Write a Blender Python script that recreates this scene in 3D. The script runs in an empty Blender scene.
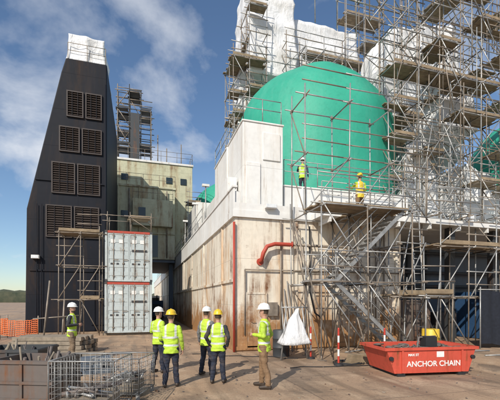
import bpy, bmesh, math, random
import numpy as np
from mathutils import Vector, Matrix, noise
random.seed(7)
scene = bpy.context.scene
COL = scene.collection
rad = math.radians

# ------------------------------------------------------------------ site frame
# world axes follow the ship: x = along its front bulkhead, y = along its side.
VIEW = Vector((-3.31, -12.69, 0)); YAW = rad(17)
FW = Vector((math.sin(YAW), math.cos(YAW), 0)); RT = Vector((math.cos(YAW), -math.sin(YAW), 0))
def W(r, d, z=0.0):
    """metres to the right / metres ahead of the spot where the observer stands"""
    p = VIEW + FW*d + RT*r
    return Vector((p.x, p.y, z))

# ------------------------------------------------------------------ materials
class NT:
    def __init__(s, name):
        s.m = bpy.data.materials.new(name); s.m.use_nodes = True
        s.t = s.m.node_tree; s.n = s.t.nodes; s.l = s.t.links
        s.b = s.n['Principled BSDF']
        s.co = s.n.new('ShaderNodeTexCoord').outputs['Object']
    def link(s, a, b): s.l.new(a, b)
    def map(s, sc):
        n = s.n.new('ShaderNodeMapping'); n.inputs['Scale'].default_value = sc
        s.link(s.co, n.inputs[0]); return n.outputs[0]
    def noise(s, scale, detail=6, rough=.6, vec=None, dist=0):
        n = s.n.new('ShaderNodeTexNoise'); n.inputs['Scale'].default_value = scale
        n.inputs['Detail'].default_value = detail; n.inputs['Roughness'].default_value = rough
        n.inputs['Distortion'].default_value = dist
        s.link(vec if vec else s.co, n.inputs['Vector']); return n.outputs['Fac']
    def ramp(s, f, a, b, c0=(0,0,0,1), c1=(1,1,1,1)):
        n = s.n.new('ShaderNodeValToRGB'); e = n.color_ramp.elements
        e[0].position = a; e[1].position = b; e[0].color = (*c0[:3],1); e[1].color = (*c1[:3],1)
        s.link(f, n.inputs[0]); return n.outputs[0]
    def mix(s, f, a, b, mode='MIX'):
        n = s.n.new('ShaderNodeMix'); n.data_type = 'RGBA'; n.blend_type = mode
        for v, i in ((f, 0), (a, 6), (b, 7)):
            if isinstance(v, (int, float)): n.inputs[i].default_value = v
            elif isinstance(v, tuple): n.inputs[i].default_value = (*v[:3], 1)
            else: s.link(v, n.inputs[i])
        return n.outputs[2]
    def math(s, op, a, b=0.0, clamp=False):
        n = s.n.new('ShaderNodeMath'); n.operation = op; n.use_clamp = clamp
        for v, i in ((a, 0), (b, 1)):
            if isinstance(v, (int, float)): n.inputs[i].default_value = v
            else: s.link(v, n.inputs[i])
        return n.outputs[0]
    def xyz(s):
        n = s.n.new('ShaderNodeSeparateXYZ'); s.link(s.co, n.inputs[0]); return n.outputs
    def bump(s, h, st=.3, d=.02):
        n = s.n.new('ShaderNodeBump'); n.inputs['Strength'].default_value = st
        n.inputs['Distance'].default_value = d; s.link(h, n.inputs['Height'])
        s.link(n.outputs[0], s.b.inputs['Normal'])
    def out(s, col, rough=.6, metal=0.0, spec=.5):
        if isinstance(col, tuple): s.b.inputs['Base Color'].default_value = (*col[:3], 1)
        else: s.link(col, s.b.inputs['Base Color'])
        if isinstance(rough, (int, float)): s.b.inputs['Roughness'].default_value = rough
        else: s.link(rough, s.b.inputs['Roughness'])
        s.b.inputs['Metallic'].default_value = metal
        s.b.inputs['Specular IOR Level'].default_value = spec
        return s.m

def steel(name, base, rust=.5, rough=.55, dirt=.35, seams=0, rustcol=(.22,.085,.03), sc=1.0, low=None, stain=0, straincol=(.50,.27,.10), spec=.5):
    """painted weathered steel; rust 0..1; low=(z_ground,height,strength) adds rust creeping up from a base; stain = orange wash"""
    k = NT(name)
    big = k.noise(.45*sc, 4); fine = k.noise(6*sc, 5, .7)
    st = k.noise(1.0*sc, 6, .7, k.map((2.6, 2.6, .22)))
    dark = tuple(c*.62 for c in base)
    c = k.mix(k.ramp(big, .35, .7), base, tuple(x*.84 for x in base))
    c = k.mix(k.math('MULTIPLY', k.ramp(fine, .45, .75), dirt), c, dark)
    c = k.mix(k.math('MULTIPLY', k.ramp(st, .50, .72), dirt*1.3, True), c, tuple(b*f for b, f in zip(base, (.62,.5,.36))))
    if stain:
        st2 = k.noise(.55*sc, 7, .68, k.map((1.6,1.6,.38)), .6)
        c = k.mix(k.math('MULTIPLY', k.ramp(st2, .53, .70), stain, True), c, straincol)
    if low:
        g = k.math('SUBTRACT', 1.0, k.math('DIVIDE', k.math('SUBTRACT', k.xyz()[2], low[0]), low[1]), True)
        v = k.math('ADD', k.math('MULTIPLY', g, .45), k.noise(1.3, 7, .7, k.map((1,1,.6))))
        c = k.mix(k.math('MULTIPLY', k.ramp(v, .66, .84), low[2]), c, k.mix(fine, straincol, (.16,.065,.025)))
    if rust > 0:
        a = .72-.22*rust
        r = k.math('MULTIPLY', k.ramp(st, a-.06, a+.10), k.ramp(k.noise(1.1*sc, 5, .7), .42, .62))
        r = k.math('ADD', r, k.ramp(k.noise(3.3*sc, 6, .75), .70-.07*rust, .78-.07*rust), True)
        rc = k.mix(fine, rustcol, tuple(x*.45 for x in rustcol))
        c = k.mix(r, c, rc)
    if seams:
        br = k.n.new('ShaderNodeTexBrick'); mp = k.n.new('ShaderNodeCombineXYZ')
        x = k.xyz(); k.link(k.math('ADD', x[0], x[1]), mp.inputs[0]); k.link(x[2], mp.inputs[1])
        k.link(mp.outputs[0], br.inputs['Vector'])
        br.inputs['Scale'].default_value = 1; br.inputs['Brick Width'].default_value = seams*1.9
        br.inputs['Row Height'].default_value = seams; br.inputs['Mortar Size'].default_value = .012
        br.inputs['Mortar Smooth'].default_value = .5
        h = k.math('ADD', k.math('MULTIPLY', br.outputs['Fac'], -.6), k.math('MULTIPLY', k.noise(.9*sc, 3), 1.4))
        c = k.mix(k.math('MULTIPLY', br.outputs['Fac'], .45), c, dark)
        k.bump(h, .5, .03)
    else:
        k.bump(fine, .25, .01)
    return k.out(c, rough, 0, spec)

def plain(name, col, rough=.6, metal=0, var=.25, sc=8, bump=.2, bd=.01):
    k = NT(name); n = k.noise(sc, 4, .65)
    c = k.mix(k.ramp(n, .3, .75), col, tuple(x*(1-var) for x in col))
    k.bump(n, bump, bd); return k.out(c, rough, metal)

M = {}
M['cream'] = steel('hull_cream_paint', (.77,.71,.60), .78, seams=1.7, low=(0,3.0,.95), stain=.85)
M['cream2'] = steel('building_cream_paint', (.56,.56,.40), .85, seams=2.1, sc=.55, stain=.85, straincol=(.34,.20,.08), dirt=.6)
M['white'] = steel('white_paint', (.78,.78,.76), .35, dirt=.3, seams=2.4, stain=.22, straincol=(.5,.4,.28))
M['tower'] = steel('tower_black_paint', (.007,.009,.016), .5, rough=.6, dirt=.4, rustcol=(.05,.026,.016), seams=2.2, sc=.7, stain=.75, straincol=(.034,.022,.017), spec=.22)
M['greyblue'] = steel('grey_blue_steel', (.10,.13,.17), .45)
M['darksteel'] = steel('dark_steel', (.045,.05,.055), .5)
M['rusty'] = steel('rusty_steel', (.13,.11,.10), .9)
M['redpipe'] = steel('red_paint', (.42,.06,.035), .3)
M['skipred'] = steel('skip_red_paint', (.58,.085,.05), .6, rough=.55, dirt=.45, sc=2)
M['contgrey'] = steel('container_grey_paint', (.46,.52,.53), .7, dirt=.5, sc=1.6)
M['galv'] = plain('galvanised_tube', (.43,.43,.42), .45, .45, .5, 5)
M['galvdull'] = plain('weathered_tube', (.31,.26,.21), .55, .3, .5, 4)
M['plank'] = plain('scaffold_plank', (.33,.25,.16), .8, 0, .6, 3)
M['black'] = plain('black_rubber', (.02,.02,.022), .7)
M['slot'] = plain('louvre_blade', (.045,.032,.027), .5)
M['slotdark'] = plain('louvre_void', (.006,.006,.007), .9)
M['glass'] = plain('dark_window_glass', (.03,.045,.05), .12, 0, .2)
M['orange'] = plain('safety_orange', (.80,.19,.05), .6)
M['blue'] = plain('blue_paint', (.03,.08,.18), .5)
M['yellow'] = plain('yellow_paint', (.75,.50,.04), .5)
M['redplain'] = plain('post_red', (.50,.05,.03), .5)
M['text'] = plain('white_lettering', (.80,.80,.78), .5)
M['timber'] = plain('timber_grey', (.30,.25,.19), .85, 0, .5, 5, .5)
M['net'] = plain('debris_net_dark', (.012,.016,.028), .9, 0, .5, 12, .6)
M['lens'] = plain('lamp_glass', (.75,.78,.80), .15)
# dome green: thick weathered coating over insulation
k = NT('tank_dome_green'); n1 = k.noise(.35, 5); st = k.noise(.8, 6, .7, k.map((2.2,2.2,.25)))
c = k.mix(k.ramp(n1, .35, .68), (.035,.345,.235), (.022,.275,.19))
c = k.mix(k.math('MULTIPLY', k.ramp(st, .50, .76), .6), c, (.085,.35,.26))
c = k.mix(k.math('MULTIPLY', k.ramp(k.noise(5, 6, .7), .52, .8), .45), c, (.018,.17,.12))
c = k.mix(k.math('MULTIPLY', k.ramp(k.noise(1.7, 7, .75), .63, .74), .55), c, (.14,.36,.28))
k.bump(k.noise(.9, 5, .6), .35, .12); M['green'] = k.out(c, .58, 0, .35)
# wrap
k = NT('white_shrink_wrap'); a = k.noise(1.1, 5, .55, dist=.8); b2 = k.noise(4, 4, .6, k.map((1,1,.3)), .8)
c = k.mix(k.ramp(a, .3, .7), (.76,.77,.78), (.64,.65,.66))
c = k.mix(k.math('MULTIPLY', k.ramp(k.noise(.6, 5), .50, .72), .5), c, (.46,.43,.38))
c = k.mix(k.math('MULTIPLY', k.ramp(k.noise(1.2, 5, .6, k.map((2,2,.2))), .55, .7), .35), c, (.42,.38,.32))
k.bump(k.math('ADD', a, k.math('MULTIPLY', b2, .5)), .9, .13); M['wrap'] = k.out(c, .42)
# ground
k = NT('ground_dirty_deck')
big = k.noise(.18, 5, .6, dist=.6); mid = k.noise(1.1, 7, .68, dist=.4); fine = k.noise(22, 5, .75); trk = k.noise(.7, 6, .65, k.map((1.9,.16,1)))
c = k.mix(k.ramp(big, .34, .66), (.43,.285,.175), (.29,.205,.14))
c = k.mix(k.ramp(mid, .48, .72), c, (.50,.37,.25))
c = k.mix(k.math('MULTIPLY', k.ramp(trk, .49, .64), .65), c, (.16,.115,.08))
c = k.mix(k.math('MULTIPLY', k.ramp(k.noise(.42, 6, .7, dist=1), .53, .62), .65), c, (.12,.09,.065))
c = k.mix(k.math('MULTIPLY', k.ramp(fine, .50, .70), .65), c, (.10,.07,.05))
c = k.mix(k.math('MULTIPLY', k.ramp(k.noise(7, 7, .8), .60, .70), .6), c, (.55,.45,.33))
c = k.mix(k.ramp(k.noise(2.3, 7, .75), .655, .70), c, (.06,.045,.035))
br = k.n.new('ShaderNodeTexBrick'); k.link(k.co, br.inputs['Vector']); br.inputs['Scale'].default_value = 1
br.inputs['Brick Width'].default_value = 6.1; br.inputs['Row Height'].default_value = 2.3; br.inputs['Mortar Size'].default_value = .015
c = k.mix(k.math('MULTIPLY', br.outputs['Fac'], k.ramp(big, .3, .6, (.1,.1,.1), (.6,.6,.6))), c, (.07,.05,.04))
k.bump(k.math('ADD', k.math('MULTIPLY', fine, .35), k.math('ADD', mid, k.math('MULTIPLY', br.outputs['Fac'], -.3))), .6, .045)
M['ground'] = k.out(c, k.ramp(trk, .42, .66, (.85,.85,.85), (.45,.45,.45)))
k = NT('hill_foliage'); c = k.mix(k.ramp(k.noise(.09, 8, .7), .35, .65), (.035,.05,.03), (.10,.10,.06)); M['hill'] = k.out(c, .9)

# ------------------------------------------------------------------ mesh builder
CS = {n: [(math.cos(2*math.pi*j/n), math.sin(2*math.pi*j/n)) for j in range(n)] for n in (4,5,6,8,10,12,14,16)}
class B:
    def __init__(s): s.v = []; s.f = []; s.mi = []; s.sm = []
    def add(s, vs, fs, mi=0, sm=False):
        o = len(s.v); s.v += [tuple(v) for v in vs]
        for f in fs: s.f.append([i+o for i in f]); s.mi.append(mi); s.sm.append(sm)
    def box(s, x0, x1, y0, y1, z0, z1, mi=0):
        s.add([(x0,y0,z0),(x1,y0,z0),(x1,y1,z0),(x0,y1,z0),(x0,y0,z1),(x1,y0,z1),(x1,y1,z1),(x0,y1,z1)],
              [(0,3,2,1),(4,5,6,7),(0,1,5,4),(1,2,6,5),(2,3,7,6),(3,0,4,7)], mi)
    def obox(s, c, sz, R, mi=0):
        vs = []
        for z in (-.5,.5):
            for x, y in ((-.5,-.5),(.5,-.5),(.5,.5),(-.5,.5)):
                vs.append(Vector(c) + R @ Vector((x*sz[0], y*sz[1], z*sz[2])))
        s.add(vs, [(0,3,2,1),(4,5,6,7),(0,1,5,4),(1,2,6,5),(2,3,7,6),(3,0,4,7)], mi)
    def loft(s, rings, mi=0, sm=True, cap=True):
        n = len(rings[0]); vs = [p for r in rings for p in r]; fs = []
        for i in range(len(rings)-1):
            for j in range(n):
                fs.append((i*n+j, i*n+(j+1) % n, (i+1)*n+(j+1) % n, (i+1)*n+j))
        s.add(vs, fs, mi, sm)
        if cap:
            s.add(rings[0], [tuple(reversed(range(n)))], mi); s.add(rings[-1], [tuple(range(n))], mi)
    def pole(s, p, q, r, mi, n):
        dx, dy, dz = q[0]-p[0], q[1]-p[1], q[2]-p[2]; L = math.sqrt(dx*dx+dy*dy+dz*dz) or 1e-6; dx/=L; dy/=L; dz/=L
        if abs(dz) < .9: k = 1/math.hypot(dx,dy); u = (dy*k, -dx*k, 0)
        else: k = 1/math.hypot(dx,dz); u = (dz*k, 0, -dx*k)
        w = (dy*u[2]-dz*u[1], dz*u[0]-dx*u[2], dx*u[1]-dy*u[0])
        o = len(s.v)
        for b in (p, q):
            for c, si in CS[n]: s.v.append((b[0]+r*(u[0]*c+w[0]*si), b[1]+r*(u[1]*c+w[1]*si), b[2]+r*(u[2]*c+w[2]*si)))
        for j in range(n): s.f.append([o+j, o+(j+1)%n, o+n+(j+1)%n, o+n+j])
        s.mi += [mi]*(n+2); s.sm += [True]*n+[False]*2
        s.f.append([o+n-1-j for j in range(n)]); s.f.append([o+n+j for j in range(n)])
    def tube(s, pts, r, mi=0, n=6, cap=True):
        if len(pts) == 2 and not isinstance(r, (list, tuple)): return s.pole(pts[0], pts[1], r, mi, n)
        pts = [Vector(p) for p in pts]; rs = r if isinstance(r, (list, tuple)) else [r]*len(pts)
        t0 = (pts[1]-pts[0]).normalized()
        ref = Vector((0,0,1)) if abs(t0.z) < .9 else Vector((1,0,0))
        u = (ref - t0*ref.dot(t0)).normalized(); rings = []
        for i, p in enumerate(pts):
            if i == 0: t = t0
            elif i == len(pts)-1: t = (pts[i]-pts[i-1]).normalized()
            else: t = ((pts[i]-pts[i-1]).normalized()+(pts[i+1]-pts[i]).normalized()).normalized()
            u = (u - t*u.dot(t)).normalized(); w = t.cross(u)
            rings.append([p + (u*math.cos(a)+w*math.sin(a))*rs[i] for a in [2*math.pi*j/n for j in range(n)]])
        s.loft(rings, mi, True, cap)
    def capsule(s, pts, rs, mi=0, n=14):
        pts = [Vector(p) for p in pts]; a = (pts[0]-pts[1]).normalized(); b = (pts[-1]-pts[-2]).normalized()
        P = [pts[0]+a*rs[0]*.95, pts[0]+a*rs[0]*.6]+pts+[pts[-1]+b*rs[-1]*.6, pts[-1]+b*rs[-1]*.95]
        R = [rs[0]*.3, rs[0]*.8]+list(rs)+[rs[-1]*.8, rs[-1]*.3]
        s.tube(P, R, mi, n)
    def ell(s, zs, mi=0, n=20, sm=True):
        s.loft([[(rx*math.cos(t)+xc, yc+ry*math.sin(t), z) for t in [2*math.pi*j/n for j in range(n)]] for (z, rx, ry, xc, yc) in zs], mi, sm)
    def prism(s, poly, y0, y1, mi=0):
        n = len(poly); vs = [(x,y0,z) for x,z in poly]+[(x,y1,z) for x,z in poly]
        s.add(vs, [tuple(range(n)), tuple(reversed(range(n,2*n)))]+[(i,(i+n),(i+1)%n+n,(i+1)%n) for i in range(n)], mi)
    def done(s, name, mats, parent=None, origin='auto', bevel=0, recalc=True):
        me = bpy.data.meshes.new(name)
        va = np.array(s.v, dtype=float)
        if origin == 'auto':
            lo = va.min(0); hi = va.max(0); o = Vector(((lo[0]+hi[0])/2, (lo[1]+hi[1])/2, lo[2]))
        else: o = Vector(origin)
        va = va - np.array(o)
        me.from_pydata(va.tolist(), [], s.f)
        for m in mats: me.materials.append(M[m] if isinstance(m, str) else m)
        me.polygons.foreach_set('material_index', s.mi); me.polygons.foreach_set('use_smooth', s.sm)
        me.update()
        if recalc:
            bm = bmesh.new(); bm.from_mesh(me); bmesh.ops.recalc_face_normals(bm, faces=bm.faces); bm.to_mesh(me); bm.free()
        ob = bpy.data.objects.new(name, me); COL.objects.link(ob); ob.location = o
        if parent:
            ob.parent = parent; ob.location = o - Vector(parent.location)
        if bevel:
            md = ob.modifiers.new('b', 'BEVEL'); md.width = bevel; md.segments = 2; md.limit_method = 'ANGLE'
        return ob
def empty(name, loc=(0,0,0)):
    e = bpy.data.objects.new(name, None); e.location = loc; COL.objects.link(e); return e

# ------------------------------------------------------------------ workers (built first)
def clothmat(name,col,rough=.85):
    k=NT(name); n=k.noise(14,4,.6,k.map((1,1,.5)),.8); c=k.mix(k.ramp(n,.3,.7),col,tuple(x*.7 for x in col))
    c=k.mix(k.math('MULTIPLY',k.ramp(k.noise(5,6,.7),.5,.7),.35),c,(.16,.11,.07))
    k.bump(n,.6,.02); return k.out(c,rough)
def vestmat(name,col):
    k=NT(name); x=k.xyz(); n=k.noise(14,4,.6)
    ax=k.math('ABSOLUTE',x[0])
    def band(v,c,w): return k.math('LESS_THAN',k.math('ABSOLUTE',k.math('SUBTRACT',v,c)),w)
    m=k.math('MAXIMUM',band(x[2],.99,.024),band(x[2],1.17,.024))
    vs=k.math('MULTIPLY',band(ax,.115,.024),k.math('GREATER_THAN',x[2],1.17)); m=k.math('MAXIMUM',m,vs)
    c=k.mix(k.ramp(n,.3,.7),col,tuple(q*.8 for q in col)); c=k.mix(k.math('MULTIPLY',k.ramp(k.noise(4,6,.7),.52,.72),.4),c,(.25,.27,.08)); c=k.mix(m,c,(.55,.57,.56))
    k.bump(n,.6,.02); return k.out(c,.7)
C={'skin':plain('skin',(.48,.27,.19),.5,0,.15,20,.1),'hair':plain('hair',(.06,.04,.025),.7),'boot':plain('boot_leather',(.05,.035,.025),.6),
   'navy':clothmat('trousers_navy',(.018,.024,.045)),'khaki':clothmat('trousers_khaki',(.23,.14,.075)),'brown':clothmat('trousers_tan',(.22,.155,.10)),
   'dark':clothmat('jacket_dark',(.03,.032,.04)),'grey':clothmat('hoodie_grey',(.16,.16,.17)),'blue':clothmat('jacket_blue',(.03,.05,.12)),
   'vest':vestmat('hi_vis_vest',(.50,.72,.05)),'vest2':vestmat('hi_vis_vest_orange',(.78,.56,.05)),'hv':clothmat('hi_vis_sleeve',(.47,.68,.05),.7),
   'hatw':plain('helmet_white',(.78,.78,.75),.35,0,.12),'haty':plain('helmet_yellow',(.76,.50,.03),.35,0,.12),'eye':plain('eye',(.03,.02,.02),.2),'lip':plain('lip',(.35,.13,.11),.5)}
ARM={'down':((.245,-.04,1.13),(.265,.04,.885)),'bent':((.245,-.05,1.14),(.12,.2,1.16)),'hip':((.36,-.09,1.17),(.215,.03,1.03)),
     'pocket':((.285,-.09,1.14),(.225,.05,.93)),'reach':((.25,.2,1.24),(.2,.43,1.36)),'fold':((.25,.02,1.13),(.03,.19,1.15))}
def worker(loc,heading,height=1.78,arms=('down','down'),trouser='navy',sleeve='dark',vest='vest',hat='hatw',stance=.0,headturn=0,lean=0,seed=0,beard=False):
    body=B(); segs=[]; extra=B()
    T=[(.80,.190,.140,0,-.005),(.88,.188,.140,0,-.005),(1.0,.176,.132,0,0),(1.12,.178,.130,0,0),(1.26,.198,.136,0,-.005),(1.36,.200,.126,0,-.01),(1.42,.175,.105,0,-.01),(1.46,.12,.082,0,-.005),(1.485,.07,.065,0,0)]
    body.ell(T)
    def seg(pts,rs,lab):
        body.capsule(pts,rs)
        for i in range(len(pts)-1): segs.append((Vector(pts[i]),Vector(pts[i+1]),rs[i],rs[i+1],lab))
    # labels: 0 skin 1 hair 2 vest 3 sleeve 4 trousers 5 boots
    for s in (-1,1):
        fy=stance*s; fx=.115*s+.02*s
        kn=(.105*s,fy*.5+.02,.50)
        seg([(.088*s,0,.90),(.095*s,fy*.25+.01,.70),kn],[.105,.092,.070],4)
        seg([kn,(.11*s,fy*.8-.015,.33),(fx,fy-.02,.12)],[.070,.070,.064],4)
        seg([(fx,fy-.055,.055),(fx+.005*s,fy+.03,.06),(fx+.02*s,fy+.15,.045)],[.045,.048,.038],5)
        segs.append((Vector((fx,fy-.02,.0)),Vector((fx,fy-.02,.07)),.06,.06,5))
        e,w=ARM[arms[0] if s<0 else arms[1]]; e=Vector((e[0]*s,e[1],e[2])); w=Vector((w[0]*s,w[1],w[2]))
        sh=Vector((.178*s,-.01,1.385))
        seg([sh,sh.lerp(e,.5),e],[.068,.060,.052],3); seg([e,e.lerp(w,.45),w],[.052,.050,.038],3)
        d=(w-e).normalized(); n=Vector((-s,0,0)) if abs(d.x)<.6 else Vector((0,-.3,-1)); n=(n-d*n.dot(d)).normalized(); sd=d.cross(n).normalized()
        if sd.y<0: sd=-sd
        for o in (-.018,.018): seg([w+d*.02+sd*o*.7,w+d*.085+sd*o],[.018,.017],0)
        for fi,(o,ln,r) in enumerate(((-.033,.8,.0075),(-.011,.95,.0085),(.011,1.0,.009),(.033,.92,.0085))):
            p=w+d*.09+sd*o; pts=[p-d*.02,p]; a=.25
            for l in (.042,.027,.021):
                a+=.38; p=p+(d*math.cos(a)+n*math.sin(a))*l*ln; pts.append(p)
            extra.tube(pts,[r*1.05,r*1.05,r,r*.92,r*.6],0,8)
        p=w+d*.03+sd*.025; extra.tube([p,p+(d*.5+sd*.7+n*.3)*.035,p+(d*1.1+sd*.75+n*.8)*.045,p+(d*1.7+sd*.6+n*1.2)*.045],[.012,.011,.010,.007],0,8)
    body.capsule([(0,0,.88),(0,-.005,.98)],[.14,.13])
    seg([(0,-.01,1.44),(0,.0,1.56)],[.058,.055],0)
    head=B(); HR=Matrix.Rotation(rad(headturn),3,'Z')
    head.ell([(1.528,.030,.034,0,.055),(1.545,.048,.058,0,.035),(1.58,.063,.080,0,.014),(1.61,.070,.092,0,.004),(1.65,.075,.098,0,0),(1.69,.076,.099,0,-.004),(1.73,.062,.084,0,-.004),(1.76,.025,.035,0,-.004)])
    head.capsule([(0,.094,1.66),(0,.108,1.622)],[.007,.013]); head.capsule([(-.03,.085,1.675),(.03,.085,1.675)],[.009,.009])
    for s in (-1,1): head.capsule([(.076*s,-.005,1.66),(.077*s,.0,1.62)],[.014,.010])
    o=len(body.v); body.v+=[tuple(HR@Vector(v)) for v in head.v]; body.f+=[[i+o for i in f] for f in head.f]
    me=bpy.data.meshes.new('t'); me.from_pydata(body.v,[],body.f)
    bm=bmesh.new(); bm.from_mesh(me); bmesh.ops.recalc_face_normals(bm,faces=bm.faces); bm.to_mesh(me); bm.free()
    tmp=bpy.data.objects.new('t',me); COL.objects.link(tmp)
    md=tmp.modifiers.new('r','REMESH'); md.mode='VOXEL'; md.voxel_size=.0115
    sm=tmp.modifiers.new('s','SMOOTH'); sm.factor=.5; sm.iterations=2
    dg=bpy.context.evaluated_depsgraph_get(); ev=tmp.evaluated_get(dg); m2=bpy.data.meshes.new_from_object(ev); bpy.data.objects.remove(tmp)
    nf=len(m2.polygons); Cn=np.empty(nf*3); m2.polygons.foreach_get('center',Cn); Cn=Cn.reshape(-1,3)
    tz=np.array([q[0] for q in T]); rx=np.interp(Cn[:,2],tz,[q[1] for q in T]); ry=np.interp(Cn[:,2],tz,[q[2] for q in T])
    best=(np.hypot(Cn[:,0]/rx,Cn[:,1]/ry)-1)*np.minimum(rx,ry); off=(Cn[:,2]<.795)|(Cn[:,2]>1.50); best[off]=9
    labs=np.where(off,4,2)
    for a,bq,r0,r1,l in segs:
        a=np.array(a); ab=np.array(bq)-a; t=np.clip((Cn-a)@ab/(ab@ab),0,1); dd=np.linalg.norm(Cn-(a+t[:,None]*ab),axis=1)-(r0+(r1-r0)*t)
        mk=dd<best; best[mk]=dd[mk]; labs[mk]=l
    hm=Cn[:,2]>1.53; ca,sa=math.cos(rad(-headturn)),math.sin(rad(-headturn))
    qx=Cn[:,0]*ca-Cn[:,1]*sa; qy=Cn[:,0]*sa+Cn[:,1]*ca; qz=Cn[:,2]
    hair=((qz>1.60)&(qy<-.018)&(np.abs(qx)<.082))|(qz>1.70)
    if beard: hair|=(qz<1.585)&(qy>0)
    labs[hm]=np.where(hair[hm],1,0); labs=labs.tolist()
    F=[list(p.vertices) for p in m2.polygons]; vl={}
    for f,l in zip(F,labs):
        for v in f: vl.setdefault(v,l)
    V=[]
    for v in m2.vertices:
        c=v.co
        if vl.get(v.index,0) in (2,3,4):
            a=noise.noise(Vector((c.x*9+seed*5,c.y*9,c.z*14)))*.013-abs(noise.noise(Vector((c.x*5,c.y*5+seed,c.z*22))))*.013
            c=c+v.normal*a
        V.append(tuple(c))
    nb=B(); nb.v=V; nb.f=F; nb.mi=list(labs); nb.sm=[True]*nf
    nb.add(extra.v,extra.f,0,True)
    hb=B(); hy=.006
    hb.ell([(1.697,.108,.130,0,hy),(1.70,.132,.158,0,hy+.012),(1.708,.131,.157,0,hy+.012),(1.716,.112,.136,0,hy),(1.75,.109,.133,0,hy),(1.785,.095,.118,0,hy),(1.812,.070,.09,0,hy),(1.828,.03,.045,0,hy)],0,28)
    hb.tube([(0,-.12+hy,1.765),(0,-.08,1.812),(0,0,1.834),(0,.08,1.815),(0,.125,1.77)],[.008,.012,.013,.012,.008],0,8)
    for s in (-1,1): hb.add([(.03*s+x*.011,.088+y*.006,1.655+z*.006) for x,y,z in ((-1,0,0),(0,1,-1),(1,0,0),(0,1,1),(0,-1,0))],[(0,1,3),(1,2,3),(0,3,4),(2,4,3),(0,4,1),(1,4,2)],1)
    hb.tube([(-.022,.083,1.578),(0,.092,1.576),(.022,.083,1.578)],[.003,.006,.003],2,6)
    o=len(nb.v); nb.v+=[tuple(HR@Vector(v)) for v in hb.v]; nb.f+=[[i+o for i in f] for f in hb.f]; nb.mi+=[6+m for m in hb.mi]; nb.sm+=[True]*len(hb.f)
    ob=nb.done('construction_worker',[C['skin'],C['hair'],C[vest],C[sleeve],C[trouser],C['boot'],C[hat],C['eye'],C['lip']],None,(0,0,0))
    ob.location=loc; ob.rotation_euler=(rad(-lean),0,rad(heading)-YAW); s=height/1.81; ob.scale=(s,s,s)
worker(W(.30,7.68),75,1.78,('bent','pocket'),'khaki','hv','vest','hatw',.10,-8,seed=1)
worker(W(-.72,8.14),-8,1.65,('pocket','pocket'),'navy','dark','vest','haty',.04,12,seed=2)
worker(W(-1.08,9.0),-30,1.70,('down','bent'),'navy','grey','vest','hatw',.05,0,seed=3)
worker(W(-1.70,7.77),6,1.66,('fold','down'),'navy','hv','vest','haty',.05,-15,seed=4)
worker(W(-2.36,9.3),-35,1.68,('bent','pocket'),'navy','hv','vest','hatw',.06,-10,seed=5)
worker(W(-5.4,10.95),-80,1.78,('pocket','bent'),'brown','dark','vest','hatw',.09,-8,seed=6,beard=True)
worker(W(4.12,13.55,4.975),15,1.66,('reach','bent'),'khaki','hv','vest2','haty',.08,0,seed=7)
worker(W(2.38,16.35,6.665),-10,1.66,('reach','down'),'navy','blue','vest','hatw',.05,0,seed=8)

def rail(b, p0, p1, h=1.05, sp=1.5, mi=0, r=.02):
    p0 = Vector(p0); p1 = Vector(p1); n = max(1, round((p1-p0).length/sp)); z = Vector((0,0,1))
    for i in range(n+1):
        p = p0.lerp(p1, i/n); b.tube([p, p+z*h], r, mi, 5)
    for f in (1, .55): b.tube([p0+z*h*f, p1+z*h*f], r*.9, mi, 5)

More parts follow.
